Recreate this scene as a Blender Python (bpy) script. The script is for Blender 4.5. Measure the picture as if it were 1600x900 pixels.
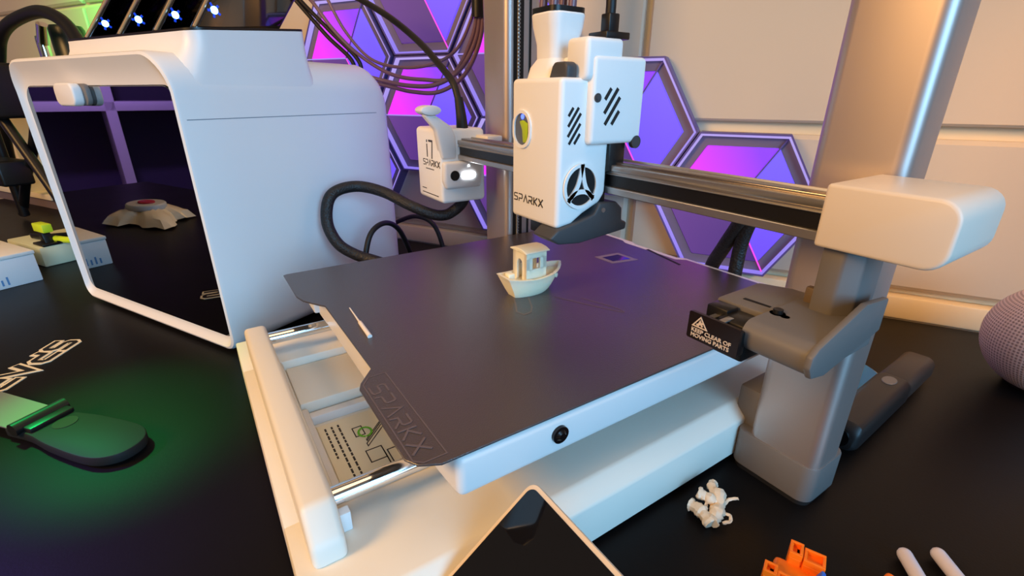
import bpy, bmesh, math, random
from mathutils import Vector, Matrix
random.seed(7)
for o in list(bpy.data.objects): bpy.data.objects.remove(o)
SC = bpy.context.scene; COL = SC.collection
CM = .01                                   # every length below is in centimetres
PI = math.pi
def V(*a): return Vector(a)
def lin(c):
    c = c/255
    return c/12.92 if c <= .04045 else ((c+.055)/1.055)**2.4
def rgb(r, g, b): return (lin(r), lin(g), lin(b), 1)
UW = V(math.cos(PI/6), .5, 0); NW = V(-.5, math.cos(PI/6), 0)     # along the wall, into the wall
def un(u, n, z=0): return UW*u + NW*n + V(0, 0, z)

# ---------------------------------------------------------------- camera
cd = bpy.data.cameras.new('camera'); cam = bpy.data.objects.new('camera', cd); COL.objects.link(cam)
cd.sensor_width = 36; cd.lens = 36*752.2/1600; cd.clip_start = .005; cd.clip_end = 50
Rw = ((.54900886, .83580762, .00385829), (.31335638, -.20154749, -.92800128), (-.77485292, .51068995, -.37255701))
m = Matrix(((Rw[0][0], -Rw[1][0], -Rw[2][0]), (Rw[0][1], -Rw[1][1], -Rw[2][1]), (Rw[0][2], -Rw[1][2], -Rw[2][2])))
cam.matrix_world = Matrix.Translation(V(0, 0, 23.5)*CM) @ m.to_4x4()
SC.camera = cam
# ---------------------------------------------------------------- light
SC.view_settings.view_transform = 'Standard'; SC.view_settings.look = 'None'
SC.view_settings.exposure = 0; SC.view_settings.gamma = 1
w = bpy.data.worlds.new('world'); SC.world = w; w.use_nodes = True
bg = w.node_tree.nodes['Background']; bg.inputs[0].default_value = rgb(214, 200, 190); bg.inputs[1].default_value = .22
def lamp(name, kind, loc, power, col, to=None, size=.1, size_y=None, spot=60, blend=1):
    d = bpy.data.lights.new(name, kind); d.energy = power; d.color = col
    if kind == 'AREA':
        d.size = size; d.shape = 'RECTANGLE' if size_y else 'SQUARE'
        if size_y: d.size_y = size_y
    else: d.shadow_soft_size = size
    if kind == 'SPOT': d.spot_size = math.radians(spot); d.spot_blend = blend
    o = bpy.data.objects.new(name, d); COL.objects.link(o); o.location = Vector(loc)*CM
    if to is not None: o.rotation_euler = (Vector(to)-Vector(loc)).to_track_quat('-Z', 'Y').to_euler()
    return o
lamp('window_daylight', 'AREA', (126, -6, 50), 6.0, (.26, .62, 1), (-30, 0, 10), .9, 1.0).data.spread = math.radians(75)
lamp('room_lamp', 'AREA', (-26, -130, 92), 23, (1, .55, .19), (-30, 30, 10), .5, .5)
lamp('ceiling_lamp', 'AREA', (0, 5, 140), 5, (1, .64, .34), (-25, 58, 10), .8, .8)
lamp('side_lamp', 'SPOT', un(58, 36, 44), 9, (1, .44, .11), un(24, 64, 12), .04, None, 62, 1)
lamp('green_wall_lamp', 'SPOT', un(-108, 46, 50), 9, (.01, 1, .1), un(-124, 64, 38), .02, None, 75, 1)
lamp('green_reflection_spot', 'SPOT', (-62, -22, 46), 24, (.005, 1, .2), (-43, -8.5, 0), .02, None, 24, 1)  # added spot, stands in for a green reflection on the desk
lamp('blue_reflection_spot', 'SPOT', (-56, -60, 50), 40, (.2, .14, 1), (-32, -14, 0), .02, None, 18, 1)  # added spot in place of the purple-blue reflection on the near desk
lamp('shelf_violet_lamp', 'SPOT', (-140, -104, 62), 36, (.46, .26, 1), (-180, -165, 8), .03, None, 95, 1)

# ---------------------------------------------------------------- materials
MATS = {}
def mat(name, col, rough=.5, metal=0, bump=0, bscale=200, spec=.5, coat=0, vary=0.0, vscale=8, trans=0, emit=None, estr=0, ior=1.45):
    if name in MATS: return MATS[name]
    M = bpy.data.materials.new(name); M.use_nodes = True; nt = M.node_tree; b = nt.nodes['Principled BSDF']
    b.inputs['Base Color'].default_value = col; b.inputs['Roughness'].default_value = rough; b.inputs['Metallic'].default_value = metal
    b.inputs['Specular IOR Level'].default_value = spec; b.inputs['Coat Weight'].default_value = coat; b.inputs['IOR'].default_value = ior
    b.inputs['Transmission Weight'].default_value = trans
    if emit: b.inputs['Emission Color'].default_value = emit; b.inputs['Emission Strength'].default_value = estr
    tc = nt.nodes.new('ShaderNodeTexCoord')
    ns = nt.nodes.new('ShaderNodeTexNoise'); ns.inputs['Scale'].default_value = vscale; ns.inputs['Detail'].default_value = 4
    nt.links.new(tc.outputs['Object'], ns.inputs['Vector'])
    mr = nt.nodes.new('ShaderNodeMapRange'); mr.inputs[3].default_value = max(.01, rough-.05); mr.inputs[4].default_value = min(1, rough+.05)
    nt.links.new(ns.outputs[0], mr.inputs[0]); nt.links.new(mr.outputs[0], b.inputs['Roughness'])
    if vary:
        mx = nt.nodes.new('ShaderNodeMixRGB'); mx.blend_type = 'MULTIPLY'; mx.inputs[0].default_value = vary
        mx.inputs[1].default_value = col; nt.links.new(ns.outputs[0], mx.inputs[2]); nt.links.new(mx.outputs[0], b.inputs['Base Color'])
    if bump:
        n2 = nt.nodes.new('ShaderNodeTexNoise'); n2.inputs['Scale'].default_value = bscale; n2.inputs['Detail'].default_value = 3
        nt.links.new(tc.outputs['Object'], n2.inputs['Vector'])
        bp = nt.nodes.new('ShaderNodeBump'); bp.inputs['Strength'].default_value = bump; bp.inputs['Distance'].default_value = .001
        nt.links.new(n2.outputs[0], bp.inputs['Height']); nt.links.new(bp.outputs[0], b.inputs['Normal'])
    MATS[name] = M; return M
WHITE = mat('white_plastic', rgb(226, 224, 222), .38)
CREAM = mat('cream_plastic', rgb(232, 227, 214), .45)
HEADW = mat('head_white_plastic', rgb(242, 240, 236), .42, bump=.05, bscale=900)
ALU = mat('anodised_aluminium', rgb(192, 178, 172), .44, .8)
ALU2 = mat('brushed_aluminium', rgb(176, 172, 168), .33, .85)
CHROME = mat('chrome', rgb(235, 235, 235), .07, 1)
GREY = mat('grey_plastic', rgb(108, 104, 102), .5)
DGREY = mat('dark_grey_plastic', rgb(64, 64, 66), .5)
BLACK = mat('black_plastic', rgb(18, 17, 17), .38)
GLOSS = mat('gloss_black', rgb(14, 12, 13), .06, coat=.4)
RUBBER = mat('black_rubber', rgb(20, 19, 20), .6)
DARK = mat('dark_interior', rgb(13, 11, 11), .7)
INK = mat('dark_ink', rgb(52, 46, 42), .6)
DESK = mat('black_desk_laminate', rgb(17, 15, 15), .42, bump=.06, bscale=700, spec=.16)
WALLM = mat('painted_panel', rgb(212, 198, 178), .6, bump=.03, bscale=60, vary=.12, vscale=2)
WALLG = mat('groove_paint', rgb(228, 212, 178), .6)
def braid_mat():
    M = bpy.data.materials.new('braided_sleeve'); M.use_nodes = True; nt = M.node_tree; b = nt.nodes['Principled BSDF']
    tc = nt.nodes.new('ShaderNodeTexCoord'); vo = nt.nodes.new('ShaderNodeTexVoronoi'); vo.inputs['Scale'].default_value = 550
    nt.links.new(tc.outputs['Object'], vo.inputs['Vector'])
    cr = nt.nodes.new('ShaderNodeValToRGB'); cr.color_ramp.elements[0].color = rgb(10, 9, 10); cr.color_ramp.elements[1].color = rgb(30, 27, 27)
    nt.links.new(vo.outputs['Distance'], cr.inputs[0]); nt.links.new(cr.outputs[0], b.inputs['Base Color'])
    bp = nt.nodes.new('ShaderNodeBump'); bp.inputs['Strength'].default_value = .5; bp.inputs['Distance'].default_value = .001
    nt.links.new(vo.outputs['Distance'], bp.inputs['Height']); nt.links.new(bp.outputs[0], b.inputs['Normal'])
    b.inputs['Roughness'].default_value = .55; return M
BRAID = braid_mat()
def plate_mat():
    M = bpy.data.materials.new('textured_spring_steel'); M.use_nodes = True; nt = M.node_tree; b = nt.nodes['Principled BSDF']
    tc = nt.nodes.new('ShaderNodeTexCoord')
    vo = nt.nodes.new('ShaderNodeTexVoronoi'); vo.inputs['Scale'].default_value = 900; nt.links.new(tc.outputs['Object'], vo.inputs['Vector'])
    ns = nt.nodes.new('ShaderNodeTexNoise'); ns.inputs['Scale'].default_value = 1500; ns.inputs['Detail'].default_value = 2; nt.links.new(tc.outputs['Object'], ns.inputs['Vector'])
    bp = nt.nodes.new('ShaderNodeBump'); bp.inputs['Strength'].default_value = .22; bp.inputs['Distance'].default_value = .001
    nt.links.new(ns.outputs[0], bp.inputs['Height']); nt.links.new(bp.outputs[0], b.inputs['Normal'])
    b.inputs['Base Color'].default_value = rgb(62, 56, 58); b.inputs['Roughness'].default_value = .3; b.inputs['Specular IOR Level'].default_value = .95
    return M
PLATE = plate_mat(); PLATELINE = mat('plate_logo', rgb(98, 88, 92), .5); PLATELINE2 = mat('plate_trace', rgb(104, 94, 90), .4)
def clear(name, col, alpha, rough=.05):
    M = bpy.data.materials.new(name); M.use_nodes = True; nt = M.node_tree; nt.nodes.remove(nt.nodes['Principled BSDF'])
    out = nt.nodes['Material Output']; t = nt.nodes.new('ShaderNodeBsdfTransparent'); t.inputs[0].default_value = col
    g = nt.nodes.new('ShaderNodeBsdfGlossy'); g.inputs['Roughness'].default_value = rough
    fr = nt.nodes.new('ShaderNodeFresnel'); fr.inputs[0].default_value = 1.5
    ns = nt.nodes.new('ShaderNodeTexNoise'); ns.inputs['Scale'].default_value = 6
    ma = nt.nodes.new('ShaderNodeMath'); ma.operation = 'MULTIPLY'; ma.inputs[1].default_value = 1
    mb = nt.nodes.new('ShaderNodeMath'); mb.operation = 'ADD'; mb.inputs[1].default_value = alpha
    mx = nt.nodes.new('ShaderNodeMixShader')
    nt.links.new(fr.outputs[0], ma.inputs[0]); nt.links.new(ma.outputs[0], mb.inputs[0]); nt.links.new(mb.outputs[0], mx.inputs[0])
    nt.links.new(t.outputs[0], mx.inputs[1]); nt.links.new(g.outputs[0], mx.inputs[2]); nt.links.new(mx.outputs[0], out.inputs[0]); return M
SMOKED = clear('smoked_door_glass', rgb(46, 40, 40), .24, .01)
TINT = clear('tinted_cover', rgb(34, 32, 36), .12, .06)
BAG = clear('clear_bag', rgb(228, 224, 214), .35, .15)
def glow(name, c0, c1, strength, ax=(1, 0, .4), span=.09):
    M = bpy.data.materials.new(name); M.use_nodes = True; nt = M.node_tree; b = nt.nodes['Principled BSDF']
    tc = nt.nodes.new('ShaderNodeTexCoord'); dp = nt.nodes.new('ShaderNodeVectorMath'); dp.operation = 'DOT_PRODUCT'; dp.inputs[1].default_value = ax
    nt.links.new(tc.outputs['Object'], dp.inputs[0])
    mr = nt.nodes.new('ShaderNodeMapRange'); mr.inputs[1].default_value = -span; mr.inputs[2].default_value = span; nt.links.new(dp.outputs['Value'], mr.inputs[0])
    mx = nt.nodes.new('ShaderNodeMixRGB'); mx.inputs[1].default_value = c0; mx.inputs[2].default_value = c1; nt.links.new(mr.outputs[0], mx.inputs[0])
    nt.links.new(mx.outputs[0], b.inputs['Emission Color']); b.inputs['Emission Strength'].default_value = strength
    b.inputs['Base Color'].default_value = rgb(40, 34, 52); b.inputs['Roughness'].default_value = .5; return M
GL_PINK = glow('light_magenta', rgb(232, 44, 240), rgb(132, 56, 255), 1.25, (1, 0, .5), .05)
GL_BLUE = glow('light_violet_blue', rgb(112, 92, 255), rgb(96, 62, 255), 1.3, (0, 0, -1))
GL_BOUNCE = glow('bounce_violet', rgb(118, 72, 160), rgb(66, 36, 128), .8, (1, 0, -.3))  # weak emission stands in for violet light bounced onto the unlit facets
GL_EDGE = glow('light_edge_lavender', rgb(196, 176, 255), rgb(150, 130, 255), .85, (0, 0, -1))
GL_LINE = glow('light_line_pink', rgb(255, 90, 245), rgb(255, 60, 230), 1)
HEXRIM = mat('lamp_grey_rim', rgb(112, 102, 124), .5); HEXFR = mat('lamp_frame_violet', rgb(96, 84, 150), .4)

# ---------------------------------------------------------------- mesh helpers (cm)
def sub(bm, tmp):
    me = bpy.data.meshes.new('tmp'); tmp.to_mesh(me); tmp.free(); bm.from_mesh(me); bpy.data.meshes.remove(me)
def bev(t, edges, r, seg):
    bmesh.ops.bevel(t, geom=edges, offset=r, segments=seg, profile=.5, affect='EDGES', clamp_overlap=True)
def sharp(t, a=.4): return [e for e in t.edges if len(e.link_faces) == 2 and e.calc_face_angle(0) > a]
def prism(bm, pts, ax, a0, a1, r=0, seg=2, cap_only=False, mapf=None):
    """polygon pts (2-D) extruded along axis ax ('x': pts=(y,z); 'y': (x,z); 'z': (x,y))"""
    t = bmesh.new()
    def p(q, a):
        if ax == 'x': return V(a, q[0], q[1])
        if ax == 'y': return V(q[0], a, q[1])
        return V(q[0], q[1], a)
    A = [t.verts.new(p(q, a0)) for q in pts]; B = [t.verts.new(p(q, a1)) for q in pts]; n = len(pts)
    fa = t.faces.new(A); fb = t.faces.new(B[::-1])
    for i in range(n): t.faces.new((A[i], B[i], B[(i+1) % n], A[(i+1) % n]))
    bmesh.ops.recalc_face_normals(t, faces=t.faces[:])
    if r:
        es = sharp(t) if not cap_only else [e for e in t.edges if (fa in e.link_faces) or (fb in e.link_faces)]
        bev(t, es, r, seg)
    if mapf:
        for v in t.verts: v.co = mapf(v.co)
    sub(bm, t)
def rbox(bm, x0, x1, y0, y1, z0, z1, r=0, seg=2, sel=None, mapf=None):
    t = bmesh.new(); bmesh.ops.create_cube(t, size=1)
    for v in t.verts: v.co = V(x0 if v.co.x < 0 else x1, y0 if v.co.y < 0 else y1, z0 if v.co.z < 0 else z1)
    if r:
        es = t.edges[:]
        if sel: es = [e for e in es if sel((e.verts[0].co+e.verts[1].co)/2)]
        bev(t, es, r, seg)
    if mapf:
        for v in t.verts: v.co = mapf(v.co)
    sub(bm, t)
def spline(pts, k=8):
    P = [Vector(p) for p in pts]; out = []
    for i in range(len(P)-1):
        p0 = P[max(i-1, 0)]; p1 = P[i]; p2 = P[i+1]; p3 = P[min(i+2, len(P)-1)]
        for j in range(k):
            t = j/k
            out.append(.5*((2*p1)+(p2-p0)*t+(2*p0-5*p1+4*p2-p3)*t*t+(3*p1-p0-3*p2+p3)*t**3))
    return out+[P[-1]]
def tube(bm, pts, r, seg=12, smooth=6, rf=None, closed=False):
    P = spline(pts, smooth) if smooth else [Vector(p) for p in pts]
    n = len(P); rings = []; up = None
    for i, p in enumerate(P):
        if closed: d = (P[(i+1) % n]-P[i-1]).normalized()
        else: d = (P[min(i+1, n-1)]-P[max(i-1, 0)]).normalized()
        if up is None: up = d.orthogonal().normalized()
        up = (up-d*up.dot(d)).normalized(); s = d.cross(up)
        rr = rf(i/(n-1))*r if rf else r
        rings.append([bm.verts.new(p+(up*math.cos(2*PI*k/seg)+s*math.sin(2*PI*k/seg))*rr) for k in range(seg)])
    for i in range(n if closed else n-1):
        a = rings[i]; b = rings[(i+1) % n]
        for k in range(seg): bm.faces.new((a[k], a[(k+1) % seg], b[(k+1) % seg], b[k]))
    if not closed: bm.faces.new(rings[0][::-1]); bm.faces.new(rings[-1])
def cyl(bm, c, d, r, h, seg=24, r2=None):
    c = Vector(c); d = Vector(d).normalized(); tube(bm, [c, c+d*h], r, seg, 0, (lambda t: 1+(r2/r-1)*t) if r2 else None)
def lathe(bm, prof, c=(0, 0, 0), seg=48):
    rings = []
    for r, z in prof: rings.append([bm.verts.new(V(c[0]+r*math.cos(2*PI*k/seg), c[1]+r*math.sin(2*PI*k/seg), c[2]+z)) for k in range(seg)])
    for a, b in zip(rings, rings[1:]):
        for k in range(seg): bm.faces.new((a[k], a[(k+1) % seg], b[(k+1) % seg], b[k]))
    bm.faces.new(rings[0][::-1]); bm.faces.new(rings[-1])
def rrect(x0, x1, z0, z1, r, k=6):
    """rounded rectangle, r = one radius or (bottom-left, bottom-right, top-right, top-left)"""
    if not isinstance(r, tuple): r = (r,)*4
    out = []
    for (cx, cz, a, q) in ((x0+r[0], z0+r[0], PI, r[0]), (x1-r[1], z0+r[1], 1.5*PI, r[1]), (x1-r[2], z1-r[2], 0, r[2]), (x0+r[3], z1-r[3], .5*PI, r[3])):
        for i in range(k+1): out.append((cx+q*math.cos(a+i*PI/2/k), cz+q*math.sin(a+i*PI/2/k)))
    return out
def oval(cx, cy, rx, ry, n=32): return [(cx+rx*math.cos(2*PI*i/n), cy+ry*math.sin(2*PI*i/n)) for i in range(n)]
def loft(bm, loops, cap0=True, cap1=True, mats=None):
    L = [[bm.verts.new(Vector(p)) for p in lp] for lp in loops]; n = len(L[0])
    for j, (a, b) in enumerate(zip(L, L[1:])):
        for k in range(n):
            f = bm.faces.new((a[k], a[(k+1) % n], b[(k+1) % n], b[k]))
            if mats: f.material_index = mats[j]
    if cap0: bm.faces.new(L[0][::-1])
    if cap1:
        f = bm.faces.new(L[-1])
        if mats: f.material_index = mats[-1]
def ring(bm, outer, inner, mapf, t0, t1):
    """flat ring between two equal-length 2-D loops, thickness t0..t1"""
    n = len(outer); Q = [[bm.verts.new(mapf(p[0], p[1], t)) for p in lp] for lp, t in ((outer, t0), (outer, t1), (inner, t1), (inner, t0))]
    for j in range(4):
        a = Q[j]; b = Q[(j+1) % 4]
        for k in range(n): bm.faces.new((a[k], a[(k+1) % n], b[(k+1) % n], b[k]))
def ribbon(bm, lines, wd, mapf, t=.03):
    """each polyline as one mitred strip; heights differ a hair so crossings never coincide"""
    for n_, pl in enumerate(lines):
        P = []
        for q in pl:
            q = V(q[0], q[1])
            if not P or (q-P[-1]).length > 1e-5: P.append(q)
        if len(P) < 2: continue
        cl = len(P) > 3 and (P[0]-P[-1]).length < 1e-5
        if cl: P = P[:-1]
        m_ = len(P); S = []
        for i in range(m_):
            a = P[i-1] if (cl or i) else None; c = P[(i+1) % m_] if (cl or i < m_-1) else None
            d1 = (P[i]-a).normalized() if a is not None else None; d2 = (c-P[i]).normalized() if c is not None else None
            if d1 is None: d1 = d2
            if d2 is None: d2 = d1
            n1 = V(-d1.y, d1.x); n2 = V(-d2.y, d2.x); mt_ = n1+n2
            if mt_.length < .3: mt_ = n1
            mt_.normalize(); k = min(2.2, 1/max(.3, mt_.dot(n1)))*wd/2; q = P[i]
            if not cl and i == 0: q = q-d1*wd*.4
            if not cl and i == m_-1: q = q+d1*wd*.4
            S.append((q+mt_*k, q-mt_*k))
        tt = t+.0025*n_
        Vv = [[bm.verts.new(mapf(x.x, x.y, h)) for x, h in ((l, 0), (l, tt), (r, tt), (r, 0))] for l, r in S]
        for i in range(m_ if cl else m_-1):
            A = Vv[i]; B_ = Vv[(i+1) % m_]
            for k in range(4): bm.faces.new((A[k], A[(k+1) % 4], B_[(k+1) % 4], B_[k]))
        if not cl: bm.faces.new(Vv[0][::-1]); bm.faces.new(Vv[-1])
LET = {'S': [[(.9, 1), (.12, 1), (0, .88), (0, .62), (.12, .52), (.78, .52), (.9, .4), (.9, .12), (.78, 0), (0, 0)]],
       'P': [[(0, 0), (.08, .38), (.78, .38), (.9, .5), (.9, .88), (.78, 1), (0, 1)]],
       'A': [[(0, 0), (.5, 1), (1, 0)]],
       'R': [[(0, 1), (.78, 1), (.9, .88), (.9, .56), (.78, .44), (.08, .44), (0, 0)], [(.42, .44), (.95, 0)]],
       'K': [[(.05, 0), (.05, 1)], [(.85, 1), (.2, .5), (.85, 0)]],
       'X': [[(0, 1), (.95, 0)], [(.95, 1), (.55, .58)], [(.4, .42), (0, 0)]]}
def logo(word, h, wfac=1.0, gap=.32):
    out = []; x = 0
    for ch in word:
        for pl in LET[ch]: out.append([((x+p[0])*h*wfac, p[1]*h) for p in pl])
        x += 1+gap
    return out, (x-gap)*h*wfac
def text_bm(bm, s, size, mapf, t=.02, align='LEFT', bold=0, fit=None):
    c = bpy.data.curves.new('t', 'FONT'); c.body = s; c.size = size; c.extrude = .001; c.align_x = align; c.offset = bold; c.resolution_u = 3
    o = bpy.data.objects.new('t', c); COL.objects.link(o); bpy.context.view_layer.update()
    me = bpy.data.meshes.new_from_object(o.evaluated_get(bpy.context.evaluated_depsgraph_get()))
    t2 = bmesh.new(); t2.from_mesh(me)
    if fit:
        k = fit/max(v.co.x for v in t2.verts)
        for v in t2.verts: v.co.x *= k
    for v in t2.verts: v.co = mapf(v.co.x, v.co.y, t if v.co.z > 0 else 0)
    sub(bm, t2); bpy.data.objects.remove(o); bpy.data.curves.remove(c); bpy.data.meshes.remove(me)

ORG = {}
def thing(name, label, cat, loc=(0, 0, 0), rot=0, group=None, world=True):
    """Empty; if world, children are given in world cm, otherwise in local cm"""
    o = bpy.data.objects.new(name, None); COL.objects.link(o); o.location = Vector(loc)*CM; o.rotation_euler = (0, 0, rot); o.empty_display_size = .02
    o['label'] = label; o['category'] = cat
    if group: o['group'] = group
    ORG[o.name] = Vector(loc) if world else V(0, 0, 0); return o
def obj(name, bm, m, parent=None, loc=None, ang=.6, label=None):
    org = Vector(loc) if loc is not None else (ORG[parent.name] if parent else V(0, 0, 0))
    bmesh.ops.recalc_face_normals(bm, faces=bm.faces[:])
    for v in bm.verts: v.co = (v.co-org)*CM
    me = bpy.data.meshes.new(name); bm.to_mesh(me); bm.free()
    for x in (m if isinstance(m, (list, tuple)) else [m]): me.materials.append(x)
    me.polygons.foreach_set('use_smooth', [True]*len(me.polygons)); me.set_sharp_from_angle(angle=ang)
    o = bpy.data.objects.new(name, me); COL.objects.link(o)
    if parent: o.parent = parent; ORG[o.name] = ORG[parent.name]
    else: o.location = org*CM; ORG[o.name] = org
    if label: o['label'] = label
    return o
def tag(o, label, cat, group=None):
    o['label'] = label; o['category'] = cat
    if group: o['group'] = group
    return o
def struct(o): o['kind'] = 'structure'; return o
def B(): return bmesh.new()
def part(name, m, parent, fn, *a, ang=.6, label=None, **k):
    b = B(); fn(b, *a, **k); return obj(name, b, m, parent, ang=ang, label=label)

# ================================================================ structure
b = B(); rbox(b, -330, 200, -260, 120, -78, -75)
struct(obj('floor', b, mat('grey_floor', rgb(88, 80, 74), .6, vary=.2)))
# back wall: its own frame, x along the wall, y into it
wall = bpy.data.objects.new('wall_back', None); COL.objects.link(wall); wall['kind'] = 'structure'
wall.location = un(0, 64.5)*CM; wall.rotation_euler = (0, 0, PI/6); ORG['wall_back'] = V(0, 0, 0)
part('backing', WALLG, wall, rbox, -240, 90, 1.2, 4, -75, 130)
cols = ((-240, -136.2), (-135.4, -15.1), (-14.3, 90))
rows = ((3.3, 19.45), (20.75, 40.6), (41.5, 62), (62.9, 83.5), (84.4, 130), (-75, 0))
for (z0, z1) in rows:
    for (x0, x1) in cols:
        part('panel', WALLM, wall, rbox, x0, x1, 0, 1.6, z0, z1, .45 if z0 < 19 or z0 > 40 else .25, 1)
part('skirting', WALLG, wall, rbox, -240, 90, -.5, 1.5, 0, 2.6, .25, 2)
# ================================================================ desk
desk = thing('desk', 'matte black desk the printer and everything else stands on', 'desk', un(-50, 20, -2.5), PI/6, world=False)
part('desk_top', DESK, desk, rbox, -110, 100, -40, 43.9, 0, 2.5, .15, 2)
for x in (-105, 92):
    for y in (-38, 36): part('leg', BLACK, desk, rbox, x, x+6, y, y+6, -72.5, 0, .3, 2)

# ================================================================ hexagonal lights on the wall
HS = 9.45
def hexp(s): return [(s*math.cos(PI/3*i), s*math.sin(PI/3*i)) for i in range(6)]     # R, TR, TL, L, BL, BR
def hexlight(name, a, z, label):
    o = thing(name, label, 'light', un(15.63+a, 64.3, z), PI/6, 'hexagonal light panels on the wall', world=False)
    f = lambda x, y, t: V(x, -t, y)
    part('frame', HEXFR, o, ring, hexp(HS), hexp(HS-.22), f, 0, 2.0)
    part('edge_light', GL_EDGE, o, ring, hexp(HS-.24), hexp(HS-.5), f, 0, 1.9)
    part('rim', HEXRIM, o, ring, hexp(HS-.52), hexp(HS-1.75), f, 0, 1.2)
    H = hexp(HS-1.75); O = hexp(HS-.52); C = (0, 0)
    for m_, (i, j, k) in ((GL_PINK, (3, 2, 1)), (GL_BLUE, (1, 0, 5)), (GL_BOUNCE, (5, 4, 3))):
        src = H
        q = [C, src[i], src[j], src[k]]; c = V(sum(p[0] for p in q)/4, sum(p[1] for p in q)/4)
        q = [((p[0]-c.x)*.985+c.x, (p[1]-c.y)*.985+c.y) for p in q]
        bb = B(); prism(bb, q, 'y', -1.35, 0, .1, 1); obj('light_facet', bb, m_, o)
    for m_, i in ((GL_LINE, 5), (HEXFR, 1), (GL_EDGE, 3)):
        part('divider', m_, o, ribbon, [[C, O[i]]], .16, lambda x, y, t: V(x, -1.36-t, y), .12)
    return o
for i, (a, z, l) in enumerate(((-17.7, 11.4, 'lowest right hexagon light panel behind the gantry beam and right post'),
        (-32.1, 19.5, 'hexagon light panel right behind the white print head'),
        (-76.4, 28.7, 'hexagon light panel left of the cables, above the white cabinet corner'),
        (-61.6, 20.5, 'hexagon light panel above the white gantry motor with the lever'),
        (-61.6, 37.0, 'hexagon light panel cut by the top edge behind the thick black cable'),
        (-47.2, 12.4, 'hexagon light panel mostly hidden behind the left post, below the beam'),
        (-76.2, 12.2, 'hexagon light panel mostly hidden behind the right side of the white cabinet'),
        (-47.0, 28.7, 'hexagon light panel behind the upper left post and tube bundle'))):
    hexlight('hexagon_light', a, z, l)

# ================================================================ printer
pr = thing('printer', 'white and grey bed-slinging 3D printer with a boat print on its bed', 'printer', (-28.5, 20, 0))
# base: rails, front shelf, tray
b = B()
prof = [(-20.3, .5), (-13.8, .5), (-13.8, 3.3), (-14.75, 4.2), (-20.3, 4.2)]
prism(b, prof, 'y', .3, 45, .15, 2)
prism(b, [(-36.9, .5), (-43.2, .5), (-43.2, 3.3), (-42.3, 4.2), (-36.9, 4.2)], 'y', .3, 45, .15, 2)
rbox(b, -37, -20.2, .3, 3.0, .5, 4.2, .15); rbox(b, -37, -20.2, 10, 45, .5, 4.1); rbox(b, -37, -20.2, 2.9, 10.1, .5, 2.2)
base = obj('base', b, CREAM, pr)
b = B(); rbox(b, -36.8, -31.2, 3.1, 10, 2.2, 3.6, .15); obj('raised_cover', b, CREAM, base)
b = B(); rbox(b, -31.0, -20.6, 3.0, 3.5, 2.2, 3.3, .1); rbox(b, -21.8, -20.6, 3.5, 10, 2.2, 3.3, .1); rbox(b, -31.0, -30.3, 3.5, 10, 2.2, 2.9, .1); obj('pocket_wall', b, WHITE, base)
b = B(); rbox(b, -29.9, -22.6, 3.7, 9.6, 2.2, 2.32, .03); lab = obj('label', b, mat('label_paper', rgb(240, 232, 205), .6), base, label='printed instruction sticker with a green circle')
# the sticker reads along +x, its top toward +y
mp = lambda x, y, t: V(-29.3+x, 4.0+y, 2.32+t)
b = B()
for r, (x0, x1) in enumerate(((0, 3.3), (0, 6.1), (0, 5.8))):
    x = x0
    while x < x1:
        d = random.uniform(.15, .42); ribbon(b, [[(x, .15+r*.42), (min(x+d, x1), .15+r*.42)]], .12, mp, .02); x += d+.22
def lined(pts, w_=.07): ribbon(b, [pts+[pts[0]]], w_, mp, .02)
lined([(.9, 1.7), (1.9, 1.7), (1.9, 2.3), (.9, 2.3)]); lined([(2.9, 2.1), (3.2, 2.1), (1.6, 3.7), (1.3, 3.7)]); lined([(2.5, 2.2), (2.65, 2.2), (1.3, 3.5), (1.15, 3.5)])
lined([(3.6, 1.8), (4.8, 1.8), (4.8, 2.8), (3.6, 2.8)]); lined([(4.2, 3.0), (6.2, 3.0), (6.2, 4.6), (4.2, 4.6)]); lined([(4.1, 2.8), (6.0, 2.8)])
ink = obj('printed_lines', b, INK, base)
b = B(); ribbon(b, [[(1.7+.5*math.cos(t*PI/8), 2.35+.42*math.sin(t*PI/8)) for t in range(16)]], .15, lambda x, y, t: V(-29.3+x, 4.0+y, 2.345+t), .01); obj('green_mark', b, mat('green_ink', rgb(110, 190, 40), .6), base)
for x in (-41.5, -16.5):
    for y in (3, 40): part('rubber_foot', RUBBER, pr, rbox, x-1.2, x+1.2, y-1.2, y+1.2, 0, .52, .1)
# front rail carrying the rods
b = B(); prism(b, [(-39.6, 4.1), (-17.0, 4.1), (-17.2, 5.2), (-18.5, 6.5), (-39.6, 6.5)], 'y', 1.0, 2.55, .3, 3); rail = obj('front_rail', b, CREAM, pr)
part('rail_clip', WHITE, rail, rbox, -18.9, -18.4, 2.5, 3.1, 4.2, 5.3, .05)
for x in (-38.5, -19.4): part('rod', CHROME, pr, cyl, (x, 2.3, 5.65), (0, 1, 0), .48, 40)
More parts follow.
